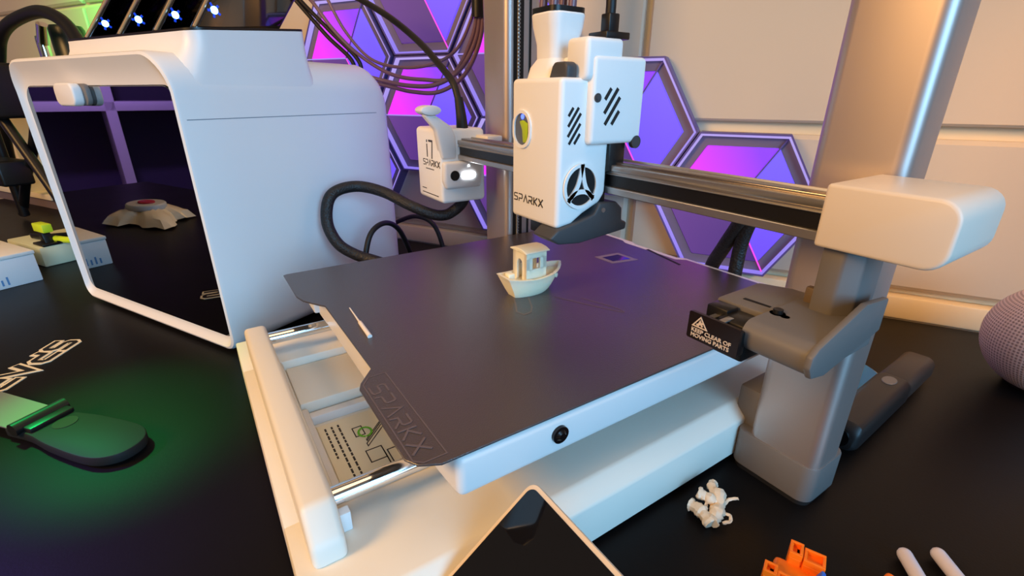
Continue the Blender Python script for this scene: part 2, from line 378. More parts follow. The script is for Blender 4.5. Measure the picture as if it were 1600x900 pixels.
# heated bed carriage
def notched(x0, x1, y0, y1, yn, xa, xb, s=.9):
    return [(x0, y0), (xa-s, y0), (xa, yn), (xb, yn), (xb+s, y0), (x1, y0), (x1, y1), (x0, y1)]
b = B(); prism(b, [(-41.4, 6.3), (-36.4, 6.3), (-34.2, 6.35), (-23.6, 6.35), (-14.5, 6.9), (-14.5, 37.2), (-18.4, 37.4), (-27.0, 37.4), (-27.6, 36.9), (-32.5, 36.9), (-33.4, 37.2), (-41.4, 37.2)], 'z', 7.15, 9.38, .55, 4)
bed = obj('bed', b, WHITE, pr)
b = B(); rbox(b, -40.0, -36.8, 5.9, 6.5, 7.6, 9.3, .15); obj('corner_bracket', b, WHITE, bed)
b = B(); cyl(b, (-14.5, 12.3, 8.4), (1, 0, 0), .46, .18, 20); cyl(b, (-14.32, 12.3, 8.4), (1, 0, 0), .3, .12, 16, .18); obj('screw', b, mat('screw_steel', rgb(60, 56, 56), .25, .9), bed)
b = B(); rbox(b, -34, -22, 10, 34, 6.0, 7.15, .2); obj('carriage', b, DGREY, bed)
for x in (-38.5, -19.4):
    for y in (12, 30): part('bearing', DGREY, pr, rbox, x-1, x+1, y-1.5, y+1.5, 4.9, 7.2, .2)
# uprights
def upright(x0, x1, y0, y1):
    b = B(); prism(b, rrect(x0, x1, y0, y1, .65, 6), 'z', 2.6, 52); return obj('upright', b, ALU, pr, ang=.5)
upr = upright(-13.05, -8.75, 27.2, 30.2); upl = upright(-47.0, -42.35, 27.2, 31.2)
def foot(x0, x1, y0, y1, par):
    b = B(); prism(b, rrect(x0, x1, y0, y1, .8, 6), 'z', .35, 2.95, .12, 2, True); f_ = obj('post_foot', b, GREY, par)
    b = B(); prism(b, rrect(x0+.15, x1-.15, y0+.15, y1-.15, .7, 6), 'z', 0, .4); obj('rubber_pad', b, RUBBER, par); return f_
foot(-13.9, -8.68, 27.1, 30.9, upr); foot(-47.2, -41.8, 27.0, 31.6, upl)
part('base_bridge', GREY, pr, rbox, -14.6, -12.5, 28.0, 33, .6, 5.6, .2)
part('channel', BLACK, upl, rbox, -42.5, -42.28, 27.95, 29.1, 3.2, 52)
b = B(); tube(b, [(-42.15, 28.4, 3.2), (-42.15, 28.4, 52)], .12, 8, 0)
for k in range(150): rbox(b, -42.2, -41.98, 28.28, 28.52, 4+k*.32, 4.16+k*.32)
obj('toothed_belt', b, mat('belt_teeth', rgb(150, 146, 142), .4, .6), upl)['kind'] = 'stuff'
part('groove_strip', BLACK, upl, rbox, -42.5, -42.3, 29.75, 30.0, 3.2, 52)
part('top_beam', ALU, pr, rbox, -47, -8.75, 27.2, 30.2, 52, 55, .4, 3)
# gantry beam
b = B(); prism(b, [(22.8, 17.45), (25.3, 17.45), (25.3, 19.4), (24.4, 19.55), (24.2, 19.3), (22.8, 19.3), (22.8, 18.95), (22.95, 18.85), (22.8, 18.7), (23.3, 18.65), (23.3, 17.95), (22.8, 17.9)], 'x', -44.7, -9.4, .04, 1)
beam = obj('gantry_beam', b, ALU2, pr)
part('belt', BLACK, beam, rbox, -44.5, -9.5, 23.0, 23.31, 17.95, 18.66)
part('top_rail', mat('rail_glaze', rgb(120, 112, 110), .22, .8), beam, rbox, -44.5, -9.5, 23.2, 24.1, 19.28, 19.46, .04)
b = B(); rbox(b, -9.65, -5.05, 22.0, 26.6, 17.45, 20.15, .75, 5, lambda c: (abs(c.x+5.05) < .01 and abs(c.y-24.3) < .01) ); cap = None; b.free()
b = B(); t = bmesh.new(); bmesh.ops.create_cube(t, size=1)
for v in t.verts: v.co = V(-9.65 if v.co.x < 0 else -5.05, 22.0 if v.co.y < 0 else 26.9, 17.45 if v.co.z < 0 else 20.15)
bev(t, [e for e in t.edges if all(v.co.x > -6 for v in e.verts) and abs(e.verts[0].co.y-e.verts[1].co.y) > 1], .8, 6)
bev(t, sharp(t, .5), .16, 3); sub(b, t); cap = obj('gantry_end_cap', b, mat('cap_plastic', rgb(226, 214, 200), .42), pr)
# nozzle brush arm below the end cap
b = B(); prism(b, [(-9.5, 22.7), (-8.55, 22.7), (-7.95, 23.4), (-7.95, 25.3), (-9.5, 25.3)], 'z', 13.2, 17.5, .12, 2); arm = obj('brush_arm', b, GREY, pr)
b = B()
t = bmesh.new(); bmesh.ops.create_cube(t, size=1)
for v in t.verts: v.co = V(-10.3 if v.co.x < 0 else -7.35, 18.9 if v.co.y < 0 else 24.5, 12.9 if v.co.z < 0 else 14.35)
bev(t, [e for e in t.edges if all(v.co.y < 19 for v in e.verts) and abs(e.verts[0].co.x-e.verts[1].co.x) > 1], .65, 5); sub(b, t)
prism(b, [(18.75, 13.5), (19.1, 12.95), (20.2, 12.75), (24.8, 13.6), (24.8, 15.2), (22.6, 15.4), (19.2, 14.3), (18.8, 14.0)], 'x', -7.5, -7.2, .08, 2)
prism(b, [(-12.75, 20.6), (-10.2, 20.7), (-8.2, 22.5), (-8.2, 25.0), (-11.3, 24.9), (-12.8, 24.2)], 'z', 13.55, 14.25, .1, 2)
obj('arm_plate', b, GREY, arm)
part('slot', DARK, arm, prism, [(-11.9, 21.4), (-10.6, 21.5), (-10.6, 21.65), (-11.9, 21.6)], 'z', 14.2, 14.28)
part('nub', mat('brown_plastic', rgb(104, 88, 70), .5), arm, rbox, -10.1, -9.6, 23.4, 23.8, 14.2, 15.1, .08)
b = B(); cyl(b, (-9.95, 21.0, 14.25), (0, 0, 1), .34, .1); cyl(b, (-9.95, 21.0, 14.35), (0, 0, 1), .22, .2, 12); cyl(b, (-9.55, 20.9, 14.25), (0, 0, 1), .2, .1, 12); obj('screw', b, BLACK, arm)
b = B(); rbox(b, -11.6, -10.1, 19.0, 20.6, 12.3, 14.05, .12); rbox(b, -10.9, -10.1, 18.45, 19.1, 12.7, 13.9, .1); rbox(b, -12.6, -11.5, 19.6, 20.5, 13.5, 14.2, .08); obj('clamp', b, BLACK, arm)
b = B(); rbox(b, -12.1, -11.8, 18.6, 19.9, 13.75, 13.85); rbox(b, -11.3, -11.0, 18.6, 19.4, 14.0, 14.08, .02); obj('clip_pin', b, ALU2, arm)
b = B(); prism(b, rrect(-12.55, -9.95, 12.85, 14.2, .1, 3), 'y', 18.25, 18.42); sign = obj('warning_sign', b, mat('sign_black', rgb(24, 14, 14), .35), arm, label='small black sign with a white warning triangle')
PALE = mat('sign_white', rgb(222, 206, 190), .5)
sm = lambda x, y, t: V(-12.4+x, 18.25-t, 12.92+y)
b = B(); ribbon(b, [[(.12, .62), (.85, .62), (.48, 1.12), (.12, .62)]], .06, sm, .015); ribbon(b, [[(.4, .7), (.48, .9), (.6, .72)], [(.34, .72), (.5, .8), (.62, .86)]], .09, sm, .015)
text_bm(b, 'KEEP CLEAR OF', .275, lambda x, y, t: sm(.07+x, .33+y, t), .015, bold=.006, fit=2.05); text_bm(b, 'MOVING PARTS', .275, lambda x, y, t: sm(.07+x, .07+y, t), .015, bold=.006, fit=2.0)
b2 = obj('sign_lettering', b, PALE, arm)
# gantry motor on the left
b = B(); prism(b, rrect(20.85, 25.9, 13.1, 20.4, .45, 4), 'x', -50.3, -44.55, .3, 3); motor = obj('gantry_motor', b, HEADW, pr)
b = B(); prism(b, [(21.2, 14.6), (25.2, 14.6), (25.4, 17.3), (21.0, 17.3), (20.9, 15.4)], 'x', -44.8, -44.0, .3, 3); obj('camera_housing', b, WHITE, motor)
b = B(); cyl(b, (-44.05, 22.1, 15.95), (1, 0, 0), .5, .12, 24); cyl(b, (-43.95, 22.1, 15.95), (1, 0, 0), .36, .05, 20); obj('camera_lens', b, GLOSS, motor)
LED = mat('white_led', (1, 1, 1, 1), .4, emit=(.85, .93, 1, 1), estr=22)
b = B(); prism(b, rrect(22.9, 24.4, 15.6, 16.2, .29, 5), 'x', -44.05, -43.9); cyl(b, (-43.98, 23.7, 16.85), (1, 0, 0), .06, .05, 10); obj('work_light', b, LED, motor, label='lit white work light')
b = B(); prism(b, [(20.5, 20.3), (19.3, 21.7), (19.9, 22.1), (22.2, 20.6), (22.6, 19.6), (22.6, 17.5), (21.0, 17.5)], 'x', -45.3, -44.35, .25, 3); obj('tension_lever', b, WHITE, motor)
b = B(); prism(b, oval(20.0, 22.1, 1.05, .46, 28), 'x', -45.7, -44.1, .15, 2, True); obj('lever_head', b, WHITE, motor)
mm = lambda x, y, t: V(-49.6+x, 20.85-t, y)
b = B(); ribbon(b, [[(2.0, 17.6), (2.0, 18.75)], [(2.0, 19.05), (2.0, 19.15)], [(2.5, 19.15), (3.3, 19.15), (3.3, 19.0), (3.1, 17.5)]], .2, mm, .02)
lg, wl = logo('SPARKX', .55, .95); ribbon(b, [[(p[0]+.9, p[1]+16.7) for p in l] for l in lg], .09, mm, .02)
for y, x0, x1 in ((16.35, 1.5, 3.4), (14.2, .3, 1.3), (13.75, .3, 4.2)): ribbon(b, [[(x0, y), (x1, y)]], .09, mm, .02)
obj('motor_lettering', b, INK, motor)
b = B(); tube(b, [(-45.3, 23.8, 20.2), (-45.5, 23.8, 21.6), (-45.9, 23.8, 23.2)], .62, 14, 4, lambda t: 1-.32*t); obj('strain_relief', b, RUBBER, motor)
part('beam_bracket', WHITE, motor, rbox, -44.7, -42.2, 24.9, 26.6, 19.2, 19.75, .1)
# print head
b = B(); prism(b, [(18.6, 15.55), (19.9, 15.75), (20.8, 16.3), (22.2, 16.9), (22.65, 17.5), (22.65, 24.45), (18.6, 24.45)], 'x', -28.35, -23.2, .32, 4); head = obj('print_head', b, HEADW, pr)
b = B(); prism(b, [(20.55, 20.65), (24.9, 20.65), (24.9, 25.65), (20.55, 25.65)], 'x', -28.2, -22.7, .3, 4); obj('side_cover', b, HEADW, head)
b = B(); rbox(b, -24.8, -22.85, 20.1, 23.0, 24.3, 26.6, .3, 3); obj('cable_tower', b, HEADW, head)
b = B(); loft(b, [[V(-26.65+x*s, 20.9+y*s, z) for x, y in rrect(-1, 1, -1, 1, .5, 4)] for z, s in ((24.3, 1.6), (25.1, 1.4), (25.6, 1.05), (26.4, 1.08), (27.4, 1.3), (28.0, 1.36), (28.1, 1.3))]); obj('tube_guide', b, HEADW, head)
b = B(); prism(b, rrect(-27.95, -25.4, 19.6, 22.2, .5, 4), 'z', 28.1, 28.4); obj('guide_collar', b, BLACK, head)
b = B(); prism(b, [(-25.3, 24.3), (-24.95, 25.1), (-24.75, 25.3), (-23.75, 25.3), (-23.5, 25.1), (-23.5, 24.3)], 'y', 19.2, 20.0, .15, 3); obj('release_lever', b, DGREY, head)
HOLE = mat('vent_dark', rgb(30, 28, 28), .7)
def slots(px, y0, y1, z0, z1, step, w_, slope=1.4):
    """parallel slanted slots clipped to the window y0..y1, z0..z1"""
    b = B(); f = lambda y, z, t: V(px+t, y, z); c = z0-slope*(y1-y0)+step*.8
    while c < z1-step*.6:
        a = max(y0, y0+(z0-c)/slope); e = min(y1, y0+(z1-c)/slope)
        if e-a > .22: ribbon(b, [[(a, c+slope*(a-y0)), (e, c+slope*(e-y0))]], w_, f, .03)
        c += step
    return b
obj('vent_slots', slots(-23.2, 19.25, 20.1, 20.8, 22.75, .58, .17), HOLE, head)
obj('vent_slots', slots(-22.7, 21.6, 22.7, 21.9, 23.8, .78, .22), HOLE, head)
b = B(); cyl(b, (-22.7, 20.95, 23.35), (1, 0, 0), .26, .05, 18); cyl(b, (-22.65, 20.95, 23.35), (1, 0, 0), .15, .05, 12); obj('screw', b, DGREY, head)
fy, fz = 20.4, 18.15
b = B(); cyl(b, (-23.2, fy, fz), (1, 0, 0), 1.3, .06, 40); obj('fan_opening', b, mat('fan_black', rgb(14, 13, 14), .6), head)
b = B(); f = lambda y, z, t: V(-23.16+t, fy+y, fz+z)
ring(b, oval(0, 0, 1.42, 1.42, 40), oval(0, 0, 1.2, 1.2, 40), f, 0, .12)
c1 = [(0, 1.25), (-.14, .55), (-.38, -.1), (-.95, -.8)]; c2 = [(-x, y) for x, y in c1]; c3 = [(-.95, -.72), (-.5, -.42), (0, -.33), (.5, -.42), (.95, -.72)]
for cc in (c1, c2, c3): ribbon(b, [[tuple(p[:2]) for p in spline([V(x, y, 0) for x, y in cc], 6)]], .3, f, .12)
obj('fan_grille', b, HEADW, head)
f = lambda x, z, t: V(x, 18.6-t, z)
b = B(); ring(b, rrect(-28.05, -26.05, 20.25, 22.6, .95, 6), rrect(-27.85, -26.25, 20.45, 22.4, .78, 6), f, -.1, .12); obj('window_rim', b, HEADW, head)
b = B(); prism(b, rrect(-27.86, -26.24, 20.44, 22.41, .78, 6), 'y', 18.57, 18.6); obj('window', b, mat('window_grey', rgb(92, 96, 104), .3), head)
b = B(); prism(b, [(-26.4, 20.65), (-26.9, 20.6), (-27.0, 21.4), (-27.3, 21.9), (-26.9, 22.0), (-26.35, 21.8)], 'y', 18.5, 18.6, .06, 2); obj('feed_lever', b, mat('lime_plastic', rgb(176, 200, 20), .5), head)
b = B(); cyl(b, (-27.0, 18.58, 22.2), (0, -1, 0), .16, .05, 14); obj('status_light', b, mat('blue_led', rgb(40, 60, 255), .4, emit=rgb(70, 90, 255), estr=4), head)
b = B(); lg, wl = logo('SPARKX', .46, 1.0); ribbon(b, [[(p[0]*3.3/wl-27.95, p[1]+16.75) for p in l] for l in lg], .075, f, .02); obj('head_lettering', b, INK, head)
b = B(); prism(b, [(17.95, 15.1), (18.7, 14.62), (20.4, 14.45), (22.6, 14.65), (24.6, 14.85), (24.65, 15.35), (24.15, 15.55), (24.1, 16.4), (23.5, 16.9), (22.0, 16.95), (21.6, 16.25), (20.2, 15.9), (18.6, 15.6)], 'x', -24.9, -22.95, .14, 3); duct = obj('cooling_duct', b, DGREY, head)
b = B(); cyl(b, (-22.95, 22.3, 16.45), (1, 0, 0), .16, .06, 14); obj('duct_screw', b, ALU2, head)
b = B(); rbox(b, -26.6, -24.6, 19.0, 21.2, 14.75, 15.8, .12); cyl(b, (-25.6, 20.4, 14.8), (0, 0, -1), .45, .5, 20, .12); obj('nozzle', b, BLACK, head)
b = B(); rbox(b, -24.6, -23.0, 21.6, 23.5, 26.55, 26.95, .08); rbox(b, -23.9, -23.15, 21.9, 22.7, 26.9, 27.9, .08); obj('cable_plug', b, BLACK, head)
part('rear_carriage', BLACK, head, rbox, -27.8, -23.0, 22.5, 23.9, 18.9, 20.8, .1)
b = B(); rbox(b, -27.6, -23.4, 22.4, 22.8, 16.9, 19.0, .05); obj('slider', b, BLACK, head)
b = B(); cyl(b, (-22.95, 24.5, 20.7), (1, 0, 0), .4, .3, 18); obj('cable_clip', b, DGREY, head)
# touchscreen on the right of the base, tilted toward the front
ts = math.radians(34); so = V(-13.9, 10.35, 7.05); sy = V(0, -math.cos(ts), -math.sin(ts)); sn = V(0, -math.sin(ts), math.cos(ts))
fs = lambda c: so+V(1, 0, 0)*c.x+sy*c.y+sn*c.z
b = B(); prism(b, rrect(0, 11.5, 0, 7.4, .5, 6), 'z', -.7, 0, .1, 2, True, mapf=fs); scr = obj('touchscreen', b, mat('screen_body', rgb(226, 206, 180), .4), pr)
b = B(); prism(b, rrect(.22, 11.28, .22, 7.18, .38, 6), 'z', -.02, .03, mapf=fs); obj('screen_glass', b, GLOSS, scr)
b = B(); prism(b, [(9, 3.6), (9, 4.9), (6, 2.9), (4, 1.6), (4, 1.0)], 'x', -13.2, -10, .1); obj('screen_bracket', b, WHITE, scr)

# ================================================================ build plate and what lies on it
PO = (-28.2, 20.5, 9.4)
pts = [(-41.85, 5.0), (-41.7, 4.75), (-36.3, 4.75), (-35.2, 5.0), (-34.0, 5.7), (-33.4, 6.1), (-23.4, 6.15), (-22.2, 5.2), (-21.7, 5.0), (-15.6, 5.0), (-15.0, 5.35), (-14.55, 6.2), (-14.5, 36.1), (-19.4, 36.4), (-26.2, 36.4), (-26.9, 35.7), (-33.2, 35.7), (-33.9, 36.1), (-41.9, 36.2)]
b = B(); prism(b, pts, 'z', 9.4, 9.52, .03, 1, True); plate = obj('build_plate', b, PLATE, loc=PO)
tag(plate, 'dark textured spring-steel plate lying on the white printer bed', 'plate')
fp = lambda x, y, t: V(x, y, 9.53+t)
b = B(); lg, wl = logo('SPARKX', .85, 1.0)
ribbon(b, [[(-21.5+p[0]*5.9/wl, 5.42+p[1]*.95) for p in l] for l in lg], .11, fp, .006)
ribbon(b, [[(-21.9, 5.25), (-15.3, 5.25), (-15.0, 5.6), (-15.0, 6.65), (-22.5, 6.65), (-22.5, 5.7), (-21.9, 5.25)]], .07, fp, .006)
obj('plate_logo', b, PLATELINE, plate)
b = B(); ribbon(b, [[(-28.9, 18.9), (-26.2, 17.6), (-25.2, 17.0), (-24.5, 17.15), (-24.6, 17.8), (-25.2, 18.3), (-27.3, 19.4)]], .12, fp, .004)
ribbon(b, [[tuple(p[:2]) for p in spline([V(-25.8, 20.9, 0), V(-23.6, 21.9, 0), V(-21.4, 23.0, 0), V(-21.2, 23.3, 0), V(-22.2, 23.2, 0), V(-24.6, 22.4, 0)], 4)]], .08, fp, .004); obj('trace_line', b, PLATELINE2, plate)
b = B(); prism(b, [(-30.4, 36.0), (-25.6, 34.9), (-25.6, 34.6), (-30.4, 35.7)], 'z', 9.5, 9.53); obj('slot', b, DARK, plate)
b = B(); prism(b, [(-31.4, 29.9), (-29.1, 29.95), (-28.6, 32.7), (-31.1, 32.6)], 'z', 9.515, 9.535); prism(b, [(-30.95, 30.25), (-29.4, 30.3), (-29.05, 32.35), (-30.8, 32.3)], 'z', 9.53, 9.54)
mt = [mat('patch_grey', rgb(128, 122, 132), .4)]; obj('grey_patch', b, mt, plate)
b = B(); prism(b, [(-30.85, 30.35), (-29.5, 30.4), (-29.15, 32.25), (-30.7, 32.2)], 'z', 9.535, 9.55); obj('patch_reflection', b, mat('reflection_blue', rgb(60, 66, 120), .08, .8), plate)  # blue reflection in the label, put into its base colour
b = B(); tube(b, [(-32.0, 7.45, 9.57), (-30.6, 7.4, 9.57), (-29.4, 7.35, 9.57), (-29.2, 7.33, 9.62), (-28.2, 7.28, 9.64), (-27.2, 7.25, 9.64), (-26.9, 7.24, 9.62)], .13, 10, 3, lambda t: .3+.35*t*2 if t < .45 else min(1.25, 1+.3*(t-.45)))
tag(obj('purge_line', b, mat('white_filament', rgb(238, 232, 226), .45), loc=(-29.4, 7.35, 9.52)), 'thin white extruded line near the left front edge of the plate', 'filament')
# boat
bo = V(-27.75, 20.1, 9.52)
BOAT = mat('pale_filament', rgb(255, 243, 210), .5, bump=.12, bscale=260)
BOAT.node_tree.nodes['Principled BSDF'].inputs['Subsurface Weight'].default_value = .5; BOAT.node_tree.nodes['Principled BSDF'].inputs['Subsurface Radius'].default_value = (.006, .005, .004); BOAT.node_tree.nodes['Principled BSDF'].inputs['Subsurface Scale'].default_value = 1
bt = thing('toy_boat', 'small cream printed tugboat standing on the dark build plate', 'boat', bo, world=False)
b = B()
def hullloop(k, ins=0):
    """k 0..1 from keel to sheer; loop runs stern -> right -> bow -> left"""
    n = 14; R_ = []; 
    for i in range(n+1):
        s = i/n                                                  # 0 stern .. 1 bow
        yb = -2.1+4.0*s; yt = -3.0+6.05*s
        wb = .95*(1-max(0, (s-.45)/.55)**2)*(.55+.45*min(1, s*3)**.6); wt = 1.56*(1-.93*max(0, (s-.5)/.5)**3.2)*(.62+.38*min(1, s*2.6)**.7)
        zt = 1.62+.42*(1-min(1, s*2.2))**2*.6+.95*max(0, s-.45)**1.6*1.6
        e = k**.6
        R_.append((max(.04, wb+(wt-wb)*e-ins), yb+(yt-yb)*k, zt*k))
    return [V(x, y, z) for x, y, z in R_]+[V(-x, y, z) for x, y, z in R_[::-1]]
def shift(lp, s, dz): return [V(v.x*s, v.y*.93, v.z+dz) for v in lp]
loft(b, [hullloop(0), hullloop(.25), hullloop(.5), hullloop(.75), hullloop(.93), [V(v.x*1.03, v.y*1.01, v.z) for v in hullloop(.97)], [V(v.x*1.03, v.y*1.01, v.z) for v in hullloop(1)], shift(hullloop(1), .86, 0), shift(hullloop(1), .84, -.45)])
obj('hull', b, BOAT, bt)
b = B()
for x in (-1.02, .72): rbox(b, x, x+.3, -1.3, -1.0, 1.3, 3.75); rbox(b, x, x+.3, .45, .75, 1.3, 3.75)
for x in (-1.02, .77):
    rbox(b, x, x+.25, -1.28, .73, 1.3, 2.35); rbox(b, x, x+.25, -1.28, .73, 3.3, 3.78); rbox(b, x+.01, x+.24, -1.05, -.68, 2.3, 3.35); rbox(b, x+.01, x+.24, .1, .5, 2.3, 3.35)
arch = [(-.38, 1.3), (-1.0, 1.3), (-1.0, 3.75), (1.0, 3.75), (1.0, 1.3), (.38, 1.3), (.38, 2.7)]+[(.38*math.cos(t*PI/10), 2.7+.45*math.sin(t*PI/10)) for t in range(1, 10)]+[(-.38, 2.7)]
prism(b, arch, 'y', -1.32, -1.08); prism(b, arch, 'y', .52, .76)
obj('cabin', b, BOAT, bt)
b = B(); prism(b, [(-1.2, 3.75), (1.2, 3.75), (1.25, 3.85), (.7, 4.02), (0, 4.08), (-.7, 4.02), (-1.25, 3.85)], 'y', -1.5, .95, .04, 1); obj('roof', b, BOAT, bt)
b = B(); rbox(b, -.35, .35, -2.6, -2.0, 1.2, 2.05, .08); obj('stern_box', b, BOAT, bt)
b = B(); cyl(b, (1.2, 1.55, 1.55), (.9, .45, -.1), .2, .22, 14); obj('hawse', b, BOAT, bt)
bt.scale = (.87, .87, .9)

# ================================================================ white filament cabinet
ph = math.radians(28)
cab = thing('filament_cabinet', 'white filament cabinet with a smoked glass door left of the printer', 'cabinet', (-48.42, .2, 0), ph, world=False)
W0, HH, DD = -29.3, 26.65, 24.3
b = B()
def lp(i, y, rt=3.0, x0=W0, x1=0, z0=.35, z1=HH, rb=1.4): return [V(x, y, z) for x, z in rrect(x0+i, x1-i, z0+i, z1-i, (max(.1, rb-i*.5), max(.1, rb-i*.5), max(.1, rt-i*.7), max(.1, rt-i*.7)), 8)]
def lpt(y, i): return [V(x, y, z) for x, z in rrect(W0+i*.25, -i*.25, .35, HH-i, (1.4, 1.4, 3, 3), 8)]
inner = (W0+.75, -.62, 1.55, 24.15)
def lin_(y, g=0): return [V(x, y, z) for x, z in rrect(inner[0]+g, inner[1]-g, inner[2]+g, inner[3]-g, (1.2, 1.2, 1.6, 1.6), 8)]
def hood(lp_):
    def e(z): t = min(1, max(0, (z-21.5)/4.5)); return -.4*t*t
    return [V(v.x, v.y+e(v.z), v.z) for v in lp_]
def mixl(a, c, t, dy=0): return [V(*(p*(1-t)+q*t))+V(0, dy, 0) for p, q in zip(a, c)]
f0 = hood(lp(.32, 0)); f1 = lin_(.5)
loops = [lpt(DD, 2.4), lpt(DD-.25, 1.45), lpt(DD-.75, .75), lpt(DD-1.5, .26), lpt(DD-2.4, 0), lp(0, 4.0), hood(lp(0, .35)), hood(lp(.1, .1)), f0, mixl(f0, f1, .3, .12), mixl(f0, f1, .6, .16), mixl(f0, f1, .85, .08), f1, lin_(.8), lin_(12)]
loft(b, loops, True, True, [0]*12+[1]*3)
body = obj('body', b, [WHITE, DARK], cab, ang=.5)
b = B(); rbox(b, -.05, .012, .5, 22.0, 21.47, 21.53); rbox(b, W0-.012, W0+.05, .5, 21.5, 21.47, 21.53); obj('seam', b, mat('seam_shadow', rgb(110, 116, 126), .7), cab)
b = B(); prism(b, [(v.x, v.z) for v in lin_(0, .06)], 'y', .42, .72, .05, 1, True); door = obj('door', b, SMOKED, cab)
b = B(); o_ = [(v.x, v.z) for v in lin_(0, .02)]; i_ = [(v.x, v.z) for v in lin_(0, .62)]; ring(b, o_, i_, lambda x, z, t: V(x, .75+t, z), 0, .2); obj('door_seal', b, GLOSS, cab)
b = B(); prism(b, rrect(-18.6, -14.9, 22.35, 24.35, .7, 6), 'y', -.75, .1, .2, 3, True); l_ = obj('door_latch', b, WHITE, door)
b = B(); prism(b, rrect(-18.3, -14.3, 22.4, 24.3, .7, 6), 'y', .05, .5, .1, 2, True); obj('latch_base', b, GREY, door)
# things seen dimly behind the glass: rail and roller of the dryer
b = B()
for x in (-4.0, -2.6): tube(b, [(x, 6, 3), (x-.2, 6, 12), (x-.6, 7, 22)], .18, 10, 4)
rbox(b, -6.5, -2.0, 5, 8, 3.2, 3.6, .1); obj('inner_frame', b, mat('dim_red_brown', rgb(88, 48, 44), .4), cab)
# hopper with filleted foot
b = B()
HX0, HX1, HY0, HY1 = -21.4, -.05, 2.4, 13.6
def hop(z, e, top=False):
    out = []
    for x, y in rrect(HX0-e, HX1, HY0-e, HY1+e*.35, (.9+e, 1.4+e*.6, .9+e*.2, .9+e*.3), 6):
        out.append(V(max(x, W0+2.5), max(y, 1.0), (z+(y-HY0)*.085) if top else z))
    return out
loft(b, [hop(24.0, 4.0), hop(24.6, 2.7), hop(25.2, 1.7), hop(26.0, .95), hop(26.7, .4), hop(27.3, .1), hop(27.9, 0, True), hop(28.15, 0, True)])
hp = obj('hopper', b, WHITE, cab, ang=.8)
b = B(); loft(b, [[V(v.x*.999, v.y, v.z+.01) for v in hop(28.15, -.03, True)], [V(v.x*.999, v.y, v.z) for v in hop(28.35, -.03, True)]]); obj('hopper_rim', b, BLACK, hp)
BRASS = mat('warm_trim', rgb(212, 170, 120), .3, .6); BLED = mat('blue_indicator', rgb(120, 190, 255), .4, emit=rgb(110, 180, 255), estr=12); BHALO = mat('blue_halo', rgb(30, 60, 160), .2, emit=rgb(20, 60, 200), estr=.9)
for i, x in enumerate((-18.9, -12.7, -6.6, -.9)):
    b = B(); prism(b, [(3.2, 28.3), (11.2, 28.9), (14.6, 33), (16.0, 39), (11.0, 39)], 'x', x-1.0, x, .25, 3); s_ = obj('spool_cover', b, TINT, cab)
    b = B(); rbox(b, x-.85, x-.15, 5.2, 10.5, 28.6, 36, .1, 2, None, lambda c: V(c.x, c.y+(c.z-28)*.62, c.z)); obj('spool_core', b, BLACK, s_)
    b = B(); tube(b, [(x-.12, 3.3, 28.5), (x-.12, 10.9, 38.9)], .13, 8, 0); obj('edge_trim', b, BRASS, s_)
    b = B(); cyl(b, (x+.02, 5.2, 29.9), (1, 0, .0), .3, .06, 16); obj('indicator_light', b, BLED, s_)
    b = B()
    for k in range(5):
        a = k*PI*2/5+.4; rbox(b, x+.0, x+.05, -.1, .1, .15, .58, .04, 1, None, lambda c, a=a: V(c.x, 5.2+c.y*math.cos(a)-c.z*math.sin(a), 29.9+c.y*math.sin(a)+c.z*math.cos(a)))
    obj('indicator_halo', b, BHALO, s_)  # star arms modelled as the glow around each LED
for x in (-27, -2.5):
    for y in (2, 21): part('rubber_foot', RUBBER, cab, cyl, (x, y, 0), (0, 0, 1), .9, .4, 18)

# ================================================================ cables and tubes
PTFE = mat('smoky_tube', rgb(112, 84, 96), .3); CABLE = mat('cable_black', rgb(14, 13, 15), .5)
def cable(name, pts, r, m_, label, cat='cable', group=None, rf=None):
    b = B(); tube(b, pts, r, 14, 8, rf); c = Vector(pts[len(pts)//2]); return tag(obj(name, b, m_, loc=c), label, cat, group)
G = 'filament tubes between cabinet and print head'
TB = [[(-70.0, 22.2, 25.0), (-73.8, 18.6, 31.5), (-76.8, 16.9, 35.0), (-72.4, 19.4, 31.0), (-69.6, 21.0, 27.2), (-63.8, 24.3, 24.8), (-59.6, 26.8, 24.2), (-55.5, 29.2, 25.8), (-53.7, 30.2, 28.8), (-53.2, 30.5, 33.2), (-53, 30.5, 40)]]
cable('filament_tube', [(-77.5, 16.5, 36.5), (-75.2, 17.8, 34.9), (-72.4, 19.4, 31.4), (-69.0, 21.4, 28.3), (-64.6, 23.9, 25.9), (-60.3, 26.4, 25.2), (-56.7, 28.5, 25.5), (-54.0, 30.0, 29.5), (-53.3, 30.4, 33.2), (-53.2, 30.4, 38)], .24, PTFE, 'smoky filament tube hanging in the middle of the loop left of the post', 'tube', G)
cable('filament_tube', [(-74, 18.6, 37), (-72.6, 19.3, 34.7), (-70.5, 20.5, 31.0), (-67.2, 22.4, 27.7), (-62.8, 24.9, 26.6), (-58.6, 27.4, 27.0), (-55.8, 29.0, 28.5), (-54.1, 30.0, 31.4), (-53.7, 30.2, 33.2), (-53.6, 30.2, 38)], .2, PTFE, 'uppermost smoky filament tube of the hanging loop', 'tube', G)
cable('filament_tube', [(-67.5, 22.0, 25.6), (-65.2, 23.6, 25.0), (-62.1, 25.3, 24.5), (-58.7, 27.3, 24.6), (-55.6, 29.1, 26.2), (-53.6, 30.3, 29.4), (-52.9, 30.6, 33.2), (-52.8, 30.6, 38)], .27, PTFE, 'thick smoky filament tube coming from behind the cabinet edge', 'tube', G)
